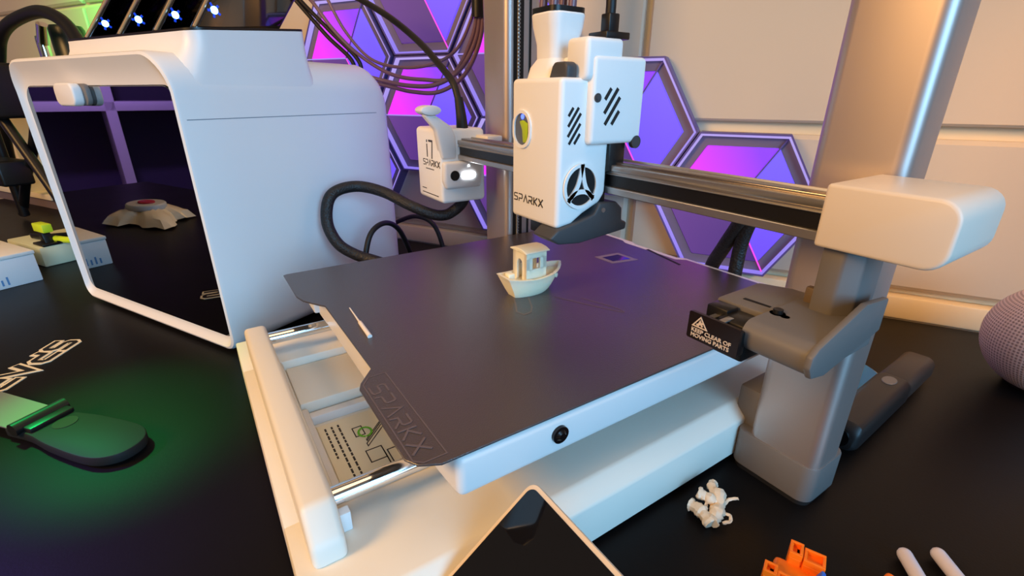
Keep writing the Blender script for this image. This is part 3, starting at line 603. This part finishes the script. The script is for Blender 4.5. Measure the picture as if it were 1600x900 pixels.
cable('filament_tube', [(-67.8, 22.2, 25.0), (-65.0, 23.9, 24.4), (-61.8, 25.6, 23.8), (-58.3, 27.6, 23.8), (-55.1, 29.4, 25.6), (-53.3, 30.6, 29.2), (-52.6, 30.8, 33.2), (-52.5, 30.8, 38)], .25, PTFE, 'lowest smoky filament tube of the hanging loop', 'tube', G)
GB = 'black tubes running down behind the cabinet'
cable('feed_tube', [(-79, 15.6, 36.6), (-77.6, 16.4, 35.1), (-73.5, 18.8, 30.7), (-69.9, 20.9, 27.2), (-71.6, 20.0, 24.4), (-75.0, 18.2, 20)], .27, CABLE, 'left of the two straight black tubes dropping behind the cabinet', 'tube', GB)
cable('feed_tube', [(-78, 16.2, 36.8), (-77.0, 16.8, 35.1), (-72.7, 19.2, 31.1), (-69.0, 21.5, 27.2), (-70.6, 20.8, 24.4), (-74.0, 19.0, 20)], .27, CABLE, 'right of the two straight black tubes dropping behind the cabinet', 'tube', GB)
b = B(); tube(b, [(-53.3, 30.5, 31.5), (-53.1, 30.5, 37)], .8, 14, 0); tag(obj('tube_clip', b, BLACK, loc=(-53.2, 30.5, 33)), 'black sleeve bundling the filament tubes beside the left post', 'clip')
cable('printer_cable', [(-70, 20.5, 35.6), (-65.2, 21.3, 33.9), (-59.2, 22.4, 31.5), (-53.6, 23.3, 28.7), (-49.1, 23.6, 26.1), (-46.9, 23.75, 24.6), (-46.1, 23.8, 23.3), (-45.7, 23.8, 22.5)], .36, CABLE, 'thick black cable arching down into the gantry motor')
cable('braided_cable', [(-46.5, 24.6, 13.4), (-47.0, 24.3, 12.4), (-47.5, 23.6, 11.6), (-47.6, 22.5, 11.2), (-48.0, 21.1, 11.4), (-49.1, 19.1, 12.4), (-51.5, 17.2, 13.6), (-53.1, 15.0, 14.2), (-53.0, 12.7, 14.0), (-52.6, 11.5, 13.0), (-52.0, 11.0, 10.8), (-51.1, 11.6, 8.8), (-50.2, 13.0, 7.6), (-48.8, 14.6, 7.0), (-46.5, 16.5, 6.4), (-43.5, 18, 5.6)], .6, BRAID, 'thick braided black cable looping beside the cabinet to the gantry motor')
cable('power_cord', [(-50.0, 13.8, 4.0), (-50.7, 14.0, 6.0), (-51.5, 15.2, 9.1), (-52.7, 17.3, 9.9), (-53.9, 19.3, 8.7), (-54.8, 20.8, 5.6), (-55.5, 21.8, 2), (-56, 22.5, .3)], .3, CABLE, 'thin black cord looping in front of the cabinet side, behind the bed')
cable('power_cord', [(-66, 21.5, 5.5), (-62.6, 22.8, 7.4), (-60.1, 24.2, 8.3), (-57.8, 25.5, 7.6), (-56.6, 26.2, 4.7), (-56.2, 26.6, .35)], .3, CABLE, 'thin black cord arching from behind the cabinet down to the desk')
GR = 'braided cables behind the right of the bed'
cable('bed_cable', [(-20.8, 36.5, 15.6), (-21.6, 37, 14.8), (-22.9, 37.8, 12.8), (-24.0, 38.2, 10.8), (-24.9, 38.4, 8.8), (-25.2, 38.4, 6)], .62, BRAID, 'left of the two braided cables rising behind the bed', 'cable', GR)
cable('bed_cable', [(-20.6, 37.0, 15.6), (-21.5, 37.6, 14.2), (-22.2, 38.0, 12), (-22.3, 38.0, 9.6), (-22.3, 38, 6)], .58, BRAID, 'right of the two braided cables rising behind the bed', 'cable', GR)
cable('head_cable', [(-23.55, 22.3, 27.6), (-23.55, 22.3, 28.6), (-23.8, 22.4, 30), (-24.5, 23, 33), (-26, 24, 37)], .3, CABLE, 'black cable rising from the plug on top of the print head')
GT = 'filament tubes rising from the print head'
for i, (x, y) in enumerate(((-27.45, 20.3), (-26.9, 21.4), (-26.35, 20.3), (-25.85, 21.3))):
    cable('guide_tube', [(x, y, 28.3), (x+.02, y+.1, 30), (x, y+.5, 36)], .26, PTFE, ('leftmost', 'second from left', 'third from left', 'rightmost')[i]+' smoky tube in the white guide on top of the print head', 'tube', GT)

# ================================================================ desk clutter
# outlined logo sticker
s0 = V(-60.9, -13.9, 0); sx = (V(-53.2, -18.0, 0)-s0).normalized(); syv = V(sx.y, -sx.x, 0)
h_ = 1.9; lg, wl = logo('SPARKX', h_, .95, .3)
fst = lambda x, y, t: s0+sx*x-syv*(h_/2-y)*1+V(0, 0, t)
fst = lambda x, y, t: s0+sx*x+V(-sx.y, sx.x, 0)*(y-h_/2)+V(0, 0, .02+t)
b = B(); ribbon(b, lg, .95, fst, .06); stk = obj('logo_sticker', b, mat('sticker_white', rgb(236, 226, 200), .5), loc=s0); tag(stk, 'white-edged black lettering sticker lying on the desk left of the cabinet', 'sticker')
b = B(); ribbon(b, lg, .42, lambda x, y, t: fst(x, y, t+.08), .02); obj('lettering', b, BLACK, stk)
# scraper
sc = thing('scraper', 'black plate scraper with a grey blade lying on the desk at left', 'scraper', (-42, -11.5, 0))
sd = V(.775, .632, 0); sp = V(-.632, .775, 0); s1 = V(-43.9, -13.0, 0)
fsc = lambda a, c, z: s1+sd*a+sp*c+V(0, 0, z)
hpts = [(-1.2, -1.5), (1.2, -1.45), (3.5, -1.75), (6.6, -1.9), (8.2, -1.7), (9.2, -1.0), (9.5, 0), (9.2, 1.0), (8.2, 1.7), (6.6, 1.9), (3.5, 1.75), (1.2, 1.45), (-.6, 1.4)]
SCM = mat('scraper_black', rgb(30, 30, 30), .6, spec=.2)
b = B(); prism(b, [tuple(p[:2]) for p in spline([V(x, y, 0) for x, y in hpts]+[V(*hpts[0], 0)], 4)[:-1]], 'z', .25, 1.0, .12, 2, True, lambda c: fsc(c.x, c.y, c.z+.9*max(0, 1-abs(c.x-6)/6)*0)); obj('handle', b, SCM, sc)
b = B(); prism(b, rrect(-1.0, 2.6, -1.1, 1.1, .2, 3), 'z', 0, .3, 0, 2, False, lambda c: fsc(c.x, c.y, c.z)); obj('under_clip', b, BLACK, sc)
b = B(); tube(b, [fsc(.1, -1.7, 1.25), fsc(.1, 1.7, 1.25)], .5, 16, 0); rbox(b, .0, 1.3, -1.3, 1.55, .95, 1.35, .1, 2, None, lambda c: fsc(c.x, c.y, c.z)); obj('clamp_roll', b, BLACK, sc)
b = B(); cyl(b, fsc(2.2, .3, .98), (0, 0, 1), .75, .06, 24); obj('thumb_dimple', b, mat('dimple_dark', rgb(58, 56, 50), .35, .5), sc)
b = B(); prism(b, [(-7.5, -1.5), (-.3, -1.35), (-.3, 1.4), (-7.5, 1.5)], 'z', .85, .95, 0, 2, False, lambda c: fsc(c.x, c.y, c.z+.12*c.x*.0)); obj('blade', b, mat('blade_steel', rgb(150, 140, 142), .35, .5), sc)
# purge waste
b = B()
rw = lambda k: (lambda t: k*(.92+.12*math.sin(t*13+k*9)+.05*math.sin(t*31)))
tube(b, [(-12.6, 21.35, .45), (-12.0, 21.4, .5), (-11.5, 21.3, .5), (-11.0, 21.2, .4)], .42, 10, 6, rw(1))
tube(b, [(-11.05, 21.25, .5), (-11.2, 21.9, .6), (-11.5, 22.5, .8), (-12.0, 23.1, 1.0)], .42, 10, 6, rw(1))
tube(b, [(-11.6, 22.5, .8), (-12.1, 22.2, .95), (-12.65, 22.0, 1.0)], .36, 10, 6, rw(1)); tube(b, [(-12.0, 22.8, .9), (-12.5, 23.2, 1.0), (-12.6, 23.5, .9)], .3, 10, 6, rw(1))
tube(b, [(-11.3, 22.6, .8), (-11.3, 23.2, .9), (-11.0, 23.6, 1.0)], .09, 8, 4); tube(b, [(-11.1, 22.0, .6), (-10.7, 22.4, .7), (-10.5, 22.2, .5), (-10.7, 21.8, .4)], .08, 8, 4)
tube(b, [(-12.0, 22.0, .8), (-11.8, 21.7, .5), (-11.5, 21.6, .4)], .08, 8, 4); tube(b, [(-11.8, 22.2, .8), (-11.6, 21.9, .5), (-11.4, 21.8, .4)], .07, 8, 4)
for v in b.verts: v.co += V(random.uniform(-1, 1), random.uniform(-1, 1), random.uniform(-.6, .8))*.045
tag(obj('purge_waste', b, mat('waste_filament', rgb(240, 222, 196), .45, bump=.3, bscale=300), loc=(-11.7, 22, 0)), 'twisted clump of cream waste filament on the desk in front of the right post', 'filament')
# orange print
org = thing('orange_toy', 'orange printed blocky toy joint with square sockets at the bottom edge', 'toy', (-6.2, 21, 0))
OR = mat('orange_filament', rgb(255, 122, 16), .45, bump=.1, bscale=300)
A0 = V(-6.35, 21.4, 0); ax_ = V(.92, .39, 0); ay_ = V(-.39, .92, 0)
fo = lambda c: A0+ax_*c.x+ay_*c.y+V(0, 0, c.z)
def socket(b, x0, x1, y0, y1, z0, z1, w_=.14):
    rbox(b, x0, x1, y0, y1, z0, z1-.3, .06, 1, None, fo)
    for q in ((x0, x1, y0, y0+w_), (x0, x1, y1-w_, y1), (x0, x0+w_, y0+w_, y1-w_), (x1-w_, x1, y0+w_, y1-w_)): rbox(b, *q, z1-.35, z1, .02, 1, None, fo)
b = B(); rbox(b, -1.1, 1.5, -1.6, .6, 0, 1.35, .25, 3, None, fo); obj('body', b, OR, org)
b = B(); socket(b, -.55, .05, .35, 1.25, .5, 2.1); rbox(b, -.5, .4, .5, 1.35, .2, 1.8, .3, 3, None, fo); obj('socket', b, OR, org)
b = B(); socket(b, .1, 1.05, .3, 1.2, .5, 2.0); obj('socket', b, OR, org)
b = B(); socket(b, -1.5, -.9, -1.3, -.6, .4, 1.9); rbox(b, -1.45, -.7, -1.2, -.3, .2, 1.6, .25, 3, None, fo); obj('socket', b, OR, org)
b = B(); socket(b, -.9, -.3, -1.35, -.8, .4, 1.8); obj('socket', b, OR, org)
b = B(); rbox(b, 1.2, 2.6, .0, .6, .4, 1.5, .2, 3, None, fo); obj('hook', b, OR, org)
b = B(); prism(b, [(.55, 1.0), (1.15, 1.0), (1.1, 1.9), (.9, 2.0)], 'y', -.35, .2, .08, 2, False, fo); obj('blue_piece', b, mat('blue_filament', rgb(40, 110, 220), .45), org, label='blue piece')
b = B(); rbox(b, -.5, .5, -.4, .4, 0, .8, .2, 3, None, lambda c: V(-3.55, 25.6, 0)+c); tag(obj('orange_scrap', b, OR, loc=(-3.55, 25.6, 0)), 'tiny orange print scrap beside the white fork at the bottom edge', 'toy')
# white fork
fk = V(-2.9, 29.0, 0); 
b = B()
def prong(p, q): tube(b, [p+V(0, 0, .45), q+V(0, 0, .45)], .36, 14, 0)
d_ = V(.38, -.92, 0).normalized()
p1 = V(-4.05, 28.35, 0); p2 = V(-2.95, 29.9, 0)
p1 = V(-4.0, 28.2, 0); p2 = V(-3.0, 29.75, 0)
e1 = V(-2.2, 26.3, 0); e2 = V(-.9, 28.0, 0)
for p, q in ((p1, e1), (p2, e2)):
    prong(p, q)
    bmesh.ops.create_uvsphere(b, u_segments=14, v_segments=8, radius=.36, matrix=Matrix.Translation(p+V(0, 0, .45)))
c_ = p1+(e1-p1)*.62; c2_ = p2+(e2-p2)*.62
prism(b, [tuple(c_[:2]), tuple(c2_[:2]), tuple((e2+V(.4, -.5, 0))[:2]), tuple((e1+V(.4, -.5, 0))[:2])], 'z', .12, .78, .15, 2)
tag(obj('fork_piece', b, mat('lilac_white_plastic', rgb(212, 206, 216), .45), loc=(-2.6, 28, 0)), 'white two-pronged plastic fork piece at the bottom right edge', 'fork')
# black handheld device
dv = thing('handheld_device', 'black two-part handheld device with an oval button lying right of the post', 'device', (-10.9, 42.5, 0), world=False, rot=math.radians(3))
def dev(b, y0, y1, w0, zt):
    loft(b, [[V(x, y, z) for x, z in rrect(-w0*k, w0*k, .15+(1-k)*.6, .15+(zt-.15)*k, .7*k, 6)] for y, k in ((y0, .72), (y0+.15, .88), (y0+.5, 1), (y1-.3, 1), (y1, .97))])
b = B(); dev(b, -7.9, 2.2, 1.25, 2.4); obj('body', b, mat('device_black', rgb(34, 31, 31), .42), dv)
b = B(); loft(b, [[V(x, y, z) for x, z in rrect(-1.2*k, 1.2*k, .2, .2+2.1*k, .7*k, 6)] for y, k in ((2.25, .97), (2.4, 1), (8.3, 1), (8.8, .9), (9.0, .72))]); obj('cap', b, mat('device_cap', rgb(56, 50, 47), .4), dv)
b = B(); prism(b, oval(0, .9, .5, .75, 28), 'z', 2.35, 2.46, .04, 1, True); obj('button', b, mat('button_grey', rgb(120, 116, 114), .3, .3), dv)
b = B(); cyl(b, (0, -7.95, 1.3), (0, -1, 0), .75, .25, 24); obj('lens', b, GLOSS, dv)
# blue roll end
bl = thing('blue_disc', 'pale blue and white flat disc lying behind the black handheld device', 'disc', (-15.2, 45.2, 0), world=False)
b = B(); lathe(b, [(3.3, 0), (3.4, .1), (3.4, .5), (3.2, .6)], seg=40); obj('rim', b, mat('disc_white', rgb(206, 226, 236), .4), bl)
b = B(); lathe(b, [(3.12, .55), (3.12, .68)], seg=40); obj('face', b, mat('disc_blue', rgb(38, 140, 214), .4), bl)
# mesh speaker
def speaker_mat():
    M = bpy.data.materials.new('speaker_fabric'); M.use_nodes = True; nt = M.node_tree; b_ = nt.nodes['Principled BSDF']
    tc = nt.nodes.new('ShaderNodeTexCoord'); sp_ = nt.nodes.new('ShaderNodeSeparateXYZ'); nt.links.new(tc.outputs['UV'], sp_.inputs[0])
    vo = nt.nodes.new('ShaderNodeTexVoronoi'); vo.inputs['Scale'].default_value = 1; vo.inputs['Randomness'].default_value = 0
    mp_ = nt.nodes.new('ShaderNodeMapping'); mp_.inputs['Scale'].default_value = (110, 44, 1); nt.links.new(tc.outputs['UV'], mp_.inputs[0]); nt.links.new(mp_.outputs[0], vo.inputs['Vector'])
    cr = nt.nodes.new('ShaderNodeValToRGB'); cr.color_ramp.elements[0].color = rgb(150, 130, 140); cr.color_ramp.elements[1].color = rgb(236, 216, 222); cr.color_ramp.elements[0].position = .15; cr.color_ramp.elements[1].position = .5
    nt.links.new(vo.outputs['Distance'], cr.inputs[0]); nt.links.new(cr.outputs[0], b_.inputs['Base Color'])
    bp = nt.nodes.new('ShaderNodeBump'); bp.inputs['Strength'].default_value = .5; bp.inputs['Distance'].default_value = .001
    nt.links.new(vo.outputs['Distance'], bp.inputs['Height']); nt.links.new(bp.outputs[0], b_.inputs['Normal']); b_.inputs['Roughness'].default_value = .8; return M
spk = thing('smart_speaker', 'round mauve mesh speaker standing on the desk by the wall at right', 'speaker', (-4.6, 58.2, 0), world=False)
me = bpy.data.meshes.new('mesh_cover'); b = B(); uvl = b.loops.layers.uv.new('uv'); N_, K_ = 48, 20; rows_ = []
for j in range(K_+1):
    a = -1.15+ (1.15+1.36)*j/K_; rows_.append([b.verts.new(V(4.95*math.cos(a)**.92*math.cos(2*PI*i/N_), 4.95*math.cos(a)**.92*math.sin(2*PI*i/N_), 4.4+4.7*math.sin(a))) for i in range(N_)])
for j in range(K_):
    for i in range(N_):
        f_ = b.faces.new((rows_[j][i], rows_[j][(i+1) % N_], rows_[j+1][(i+1) % N_], rows_[j+1][i]))
        for l_o, q in zip(f_.loops, ((i, j), (i+1, j), (i+1, j+1), (i, j+1))): l_o[uvl].uv = (q[0]/N_, q[1]/K_)
obj('mesh_cover', b, speaker_mat(), spk, ang=1.5)
b = B(); lathe(b, [(.2, 9.0), (1.2, 9.02), (1.3, 8.9), (.2, 8.8)][::-1], seg=32); obj('touch_top', b, GLOSS, spk)
b = B(); lathe(b, [(2.3, 0), (2.4, .25), (2.1, .4)], seg=32); obj('foot', b, RUBBER, spk)

# ================================================================ far left
wb = thing('white_box', 'flat white box with a blue print on its side at the left edge', 'box', un(-90, 20), PI/6, world=False)
part('body', mat('white_card', rgb(226, 228, 230), .5), wb, rbox, -6.5, 6.0, -1.5, 6.0, 0, 3.7, .12, 2)
part('lid', mat('white_card_lid', rgb(232, 230, 226), .5), wb, rbox, -6.6, 6.1, -1.6, 6.1, 3.7, 4.2, .12, 2)
b = B(); ribbon(b, [[(2.6-.55*k, .5), (2.6-.55*k, 1.4-.3*(k % 2))] for k in range(6)], .2, lambda y, z, t: V(6.0+t, y, z), .03); obj('side_print', b, mat('print_blue', rgb(90, 140, 190), .6), wb)
st = thing('green_tray', 'long pale tray along the desk behind the white box', 'tray', un(-95, 35), PI/6, world=False)
part('tray', mat('pale_green_plastic', rgb(200, 206, 176), .5), st, rbox, -5, 5.2, -6.5, 12, 0, 2.9, .2, 2)
LIME = mat('lime_grip', rgb(196, 224, 40), .5)
def cutter(name, u_, n_, rz, label, z=2.9):
    o = thing(name, label, 'pliers', un(u_, n_, z), PI/6+rz, 'black and lime hand tools on the tray', world=False)
    part('jaw', BLACK, o, prism, [(-.6, 0), (.6, 0), (.35, 3.2), (0, 3.8), (-.35, 3.2)], 'z', .2, .9, .12, 2)
    for s in (-1, 1):
        b = B(); tube(b, [(s*.3, 0, .55), (s*1.1, -2, .6), (s*1.5, -4.5, .6), (s*1.0, -7, .6)], .42, 10, 5); h = obj('handle', b, BLACK, o)
        b = B(); tube(b, [(s*1.15, -2.1, .66), (s*1.52, -4.5, .66), (s*1.35, -5.6, .66)], .47, 10, 5); obj('grip', b, LIME, h)
    return o
cutter('pliers', -93.2, 31.5, 1.9, 'black pliers with lime grips lying nearest on the pale tray')
cutter('pliers', -91.5, 38.5, 2.3, 'black pliers with lime grips lying farther back by the cabinet edge', 2.9)
hd = thing('clip_stand', 'small black stand holding a lime clip on the pale tray', 'stand', un(-91.3, 30.2, 2.9), PI/6, world=False)
part('foot', BLACK, hd, rbox, -1.5, 1.5, -1.2, 1.2, 0, .35, .1); part('post', BLACK, hd, prism, [(-.8, .3), (.8, .3), (.4, 2), (-.4, 2)], 'y', -.5, .5, .08)
part('clip', LIME, hd, rbox, -1.5, 1.5, -.6, .6, 1.9, 3.1, .12)
# white shelf
sh = thing('shelf_unit', 'low cream wooden shelf with a tan back at the far left by the wall', 'shelf', un(-145, 50), PI/6, world=False)
WOOD = mat('cream_wood', rgb(236, 222, 190), .55, vary=.1, vscale=6); TAN = mat('tan_back', rgb(206, 176, 150), .6, vary=.15)
part('board', WOOD, sh, rbox, -40, 12, -3, 10, 2.2, 3.4, .1); part('board', WOOD, sh, rbox, -40, 12, -3, 10, 20.5, 21.7, .1)
part('side', WOOD, sh, rbox, 2.3, 4.0, -3, 10, 3.4, 20.5, .1); part('side', WOOD, sh, rbox, -40, -38.5, -3, 10, 3.4, 20.5, .1)
part('back_panel', TAN, sh, rbox, -39, 12, 9, 9.6, 3.4, 20.5); part('plinth', mat('plinth_mauve', rgb(120, 104, 104), .6), sh, rbox, -40, 12, -2, 9, 0, 2.2)
# black tripod with a camera-like head
tr = thing('tripod', 'black folding tripod with crossed legs at the left edge', 'tripod', un(-113, 38), PI/6, world=False)
for q in ([(-4, 0, 22.5), (-2.2, 0, 20), (5, .5, 9.4), (9.9, 1, 1.0)], [(5.5, 1.5, 19), (1, 1.8, 15), (-8, 2.2, 8.5), (-17.2, 3, 1.0)], [(-13, 2, 19), (-14, 2.2, 10), (-15, 2.5, 1.0)]):
    b = B(); tube(b, q, .78, 12, 4); obj('leg', b, BLACK, tr)
part('head', BLACK, tr, rbox, -14, 1.0, -2, 4, 19.5, 28, .6, 3); part('clamp', BLACK, tr, rbox, -12, -3.4, -2.5, 2, 8.2, 12.5, .4, 3)
b = B(); ribbon(b, [[(-9.4, 9.0), (-8.6, 9.8), (-7.8, 9.2)], [(-9.2, 8.7), (-8.2, 9.0)]], .25, lambda x, z, t: V(x, -2.5-t, z), .03); obj('clamp_mark', b, PALE, tr)
cable('black_hose', [un(-135, 43, 6), un(-130, 43, 20), un(-125, 44, 29.5), un(-121.5, 44, 32.6), un(-115.7, 44, 34.5), un(-106.1, 44, 35.4), un(-100.1, 44, 34.0), un(-96.0, 43.5, 31.2), un(-92, 42, 27)], .95, CABLE, 'black hose arching over the left end of the white cabinet', 'hose')
HK = 'tall metal clip rods behind the cabinet'
def hook(u_, h, m_, lbl, r=1.1):
    b = B(); P0 = un(u_, 52, 0); tube(b, [P0, P0+V(0, 0, h-5), P0+UW*.5+V(0, 0, h-3), P0+UW*2.2+V(0, 0, h)], r, 14, 5); tag(obj('metal_rod', b, m_, loc=P0), lbl, 'rod', HK)
hook(-127.5, 35.5, CHROME, 'bent chrome rod rising left of the cabinet top', 1.0)
hook(-122.5, 34.8, mat('brass_rod', rgb(240, 220, 150), .3, .4), 'thin bent yellow rod rising right of the chrome rod', .55)
b = B(); P0 = un(-115, 51, 0); lathe(b, [(2.4, 0), (2.6, .3), (2.6, 34), (2.3, 34.6)], P0, 28); tag(obj('canister', b, mat('canister_dark', rgb(20, 34, 26), .35), loc=P0), 'slim dark canister behind the cabinet top', 'canister')
# wrapped badge packet on the desk, seen in the door glass
pk = thing('badge_packet', 'clear crinkled packet with a round badge seen reflected in the cabinet door', 'packet', (-95, -52, 0), world=False, rot=.55)
b = B(); q = []
for i in range(40):
    a = 2*PI*i/40; r = 7.2+1.6*math.sin(4*a+.6)+random.uniform(-.6, .6); q.append((r*math.cos(a)*1.25, r*math.sin(a)*.8))
loft(b, [[V(x*k, y*k, z+random.uniform(0, .5)) for x, y in q] for k, z in ((1, .1), (.85, 1.4), (.6, 2.2), (.3, 2.6))]); obj('bag', b, mat('crinkled_film', rgb(236, 228, 208), .25, bump=.8, bscale=40), pk)
b = B(); prism(b, oval(0, 0, 4.2, 3.2, 32), 'z', 2.4, 3.6, .4, 3, True, lambda c: V(c.x, c.y, c.z)); obj('badge', b, mat('badge_grey', rgb(190, 196, 204), .4), pk)
b = B(); prism(b, oval(.4, 0, 1.9, 1.3, 24), 'z', 3.5, 3.9, .1); obj('red_dot', b, mat('badge_red', rgb(170, 40, 60), .4), pk)
# cube shelving across the room, mirrored in the door
cs = thing('cube_shelf', 'white cube shelving across the room, reflected in the cabinet door', 'shelf', (-181, -181, -75), world=False, rot=math.radians(138.6))
SW = mat('shelf_white', rgb(214, 200, 220), .5)
for x in (-70, -28, 14, 56): part('upright', SW, cs, rbox, x, x+3.5, -20, 20, 0, 190, .2)
for z in (0, 46, 92, 138, 187): part('board', SW, cs, rbox, -66.5, 56, -20, 20, z, z+3.5, .2)
part('back_board', mat('shelf_back', rgb(70, 60, 84), .7), cs, rbox, -70, 59, 20, 21, 0, 190)
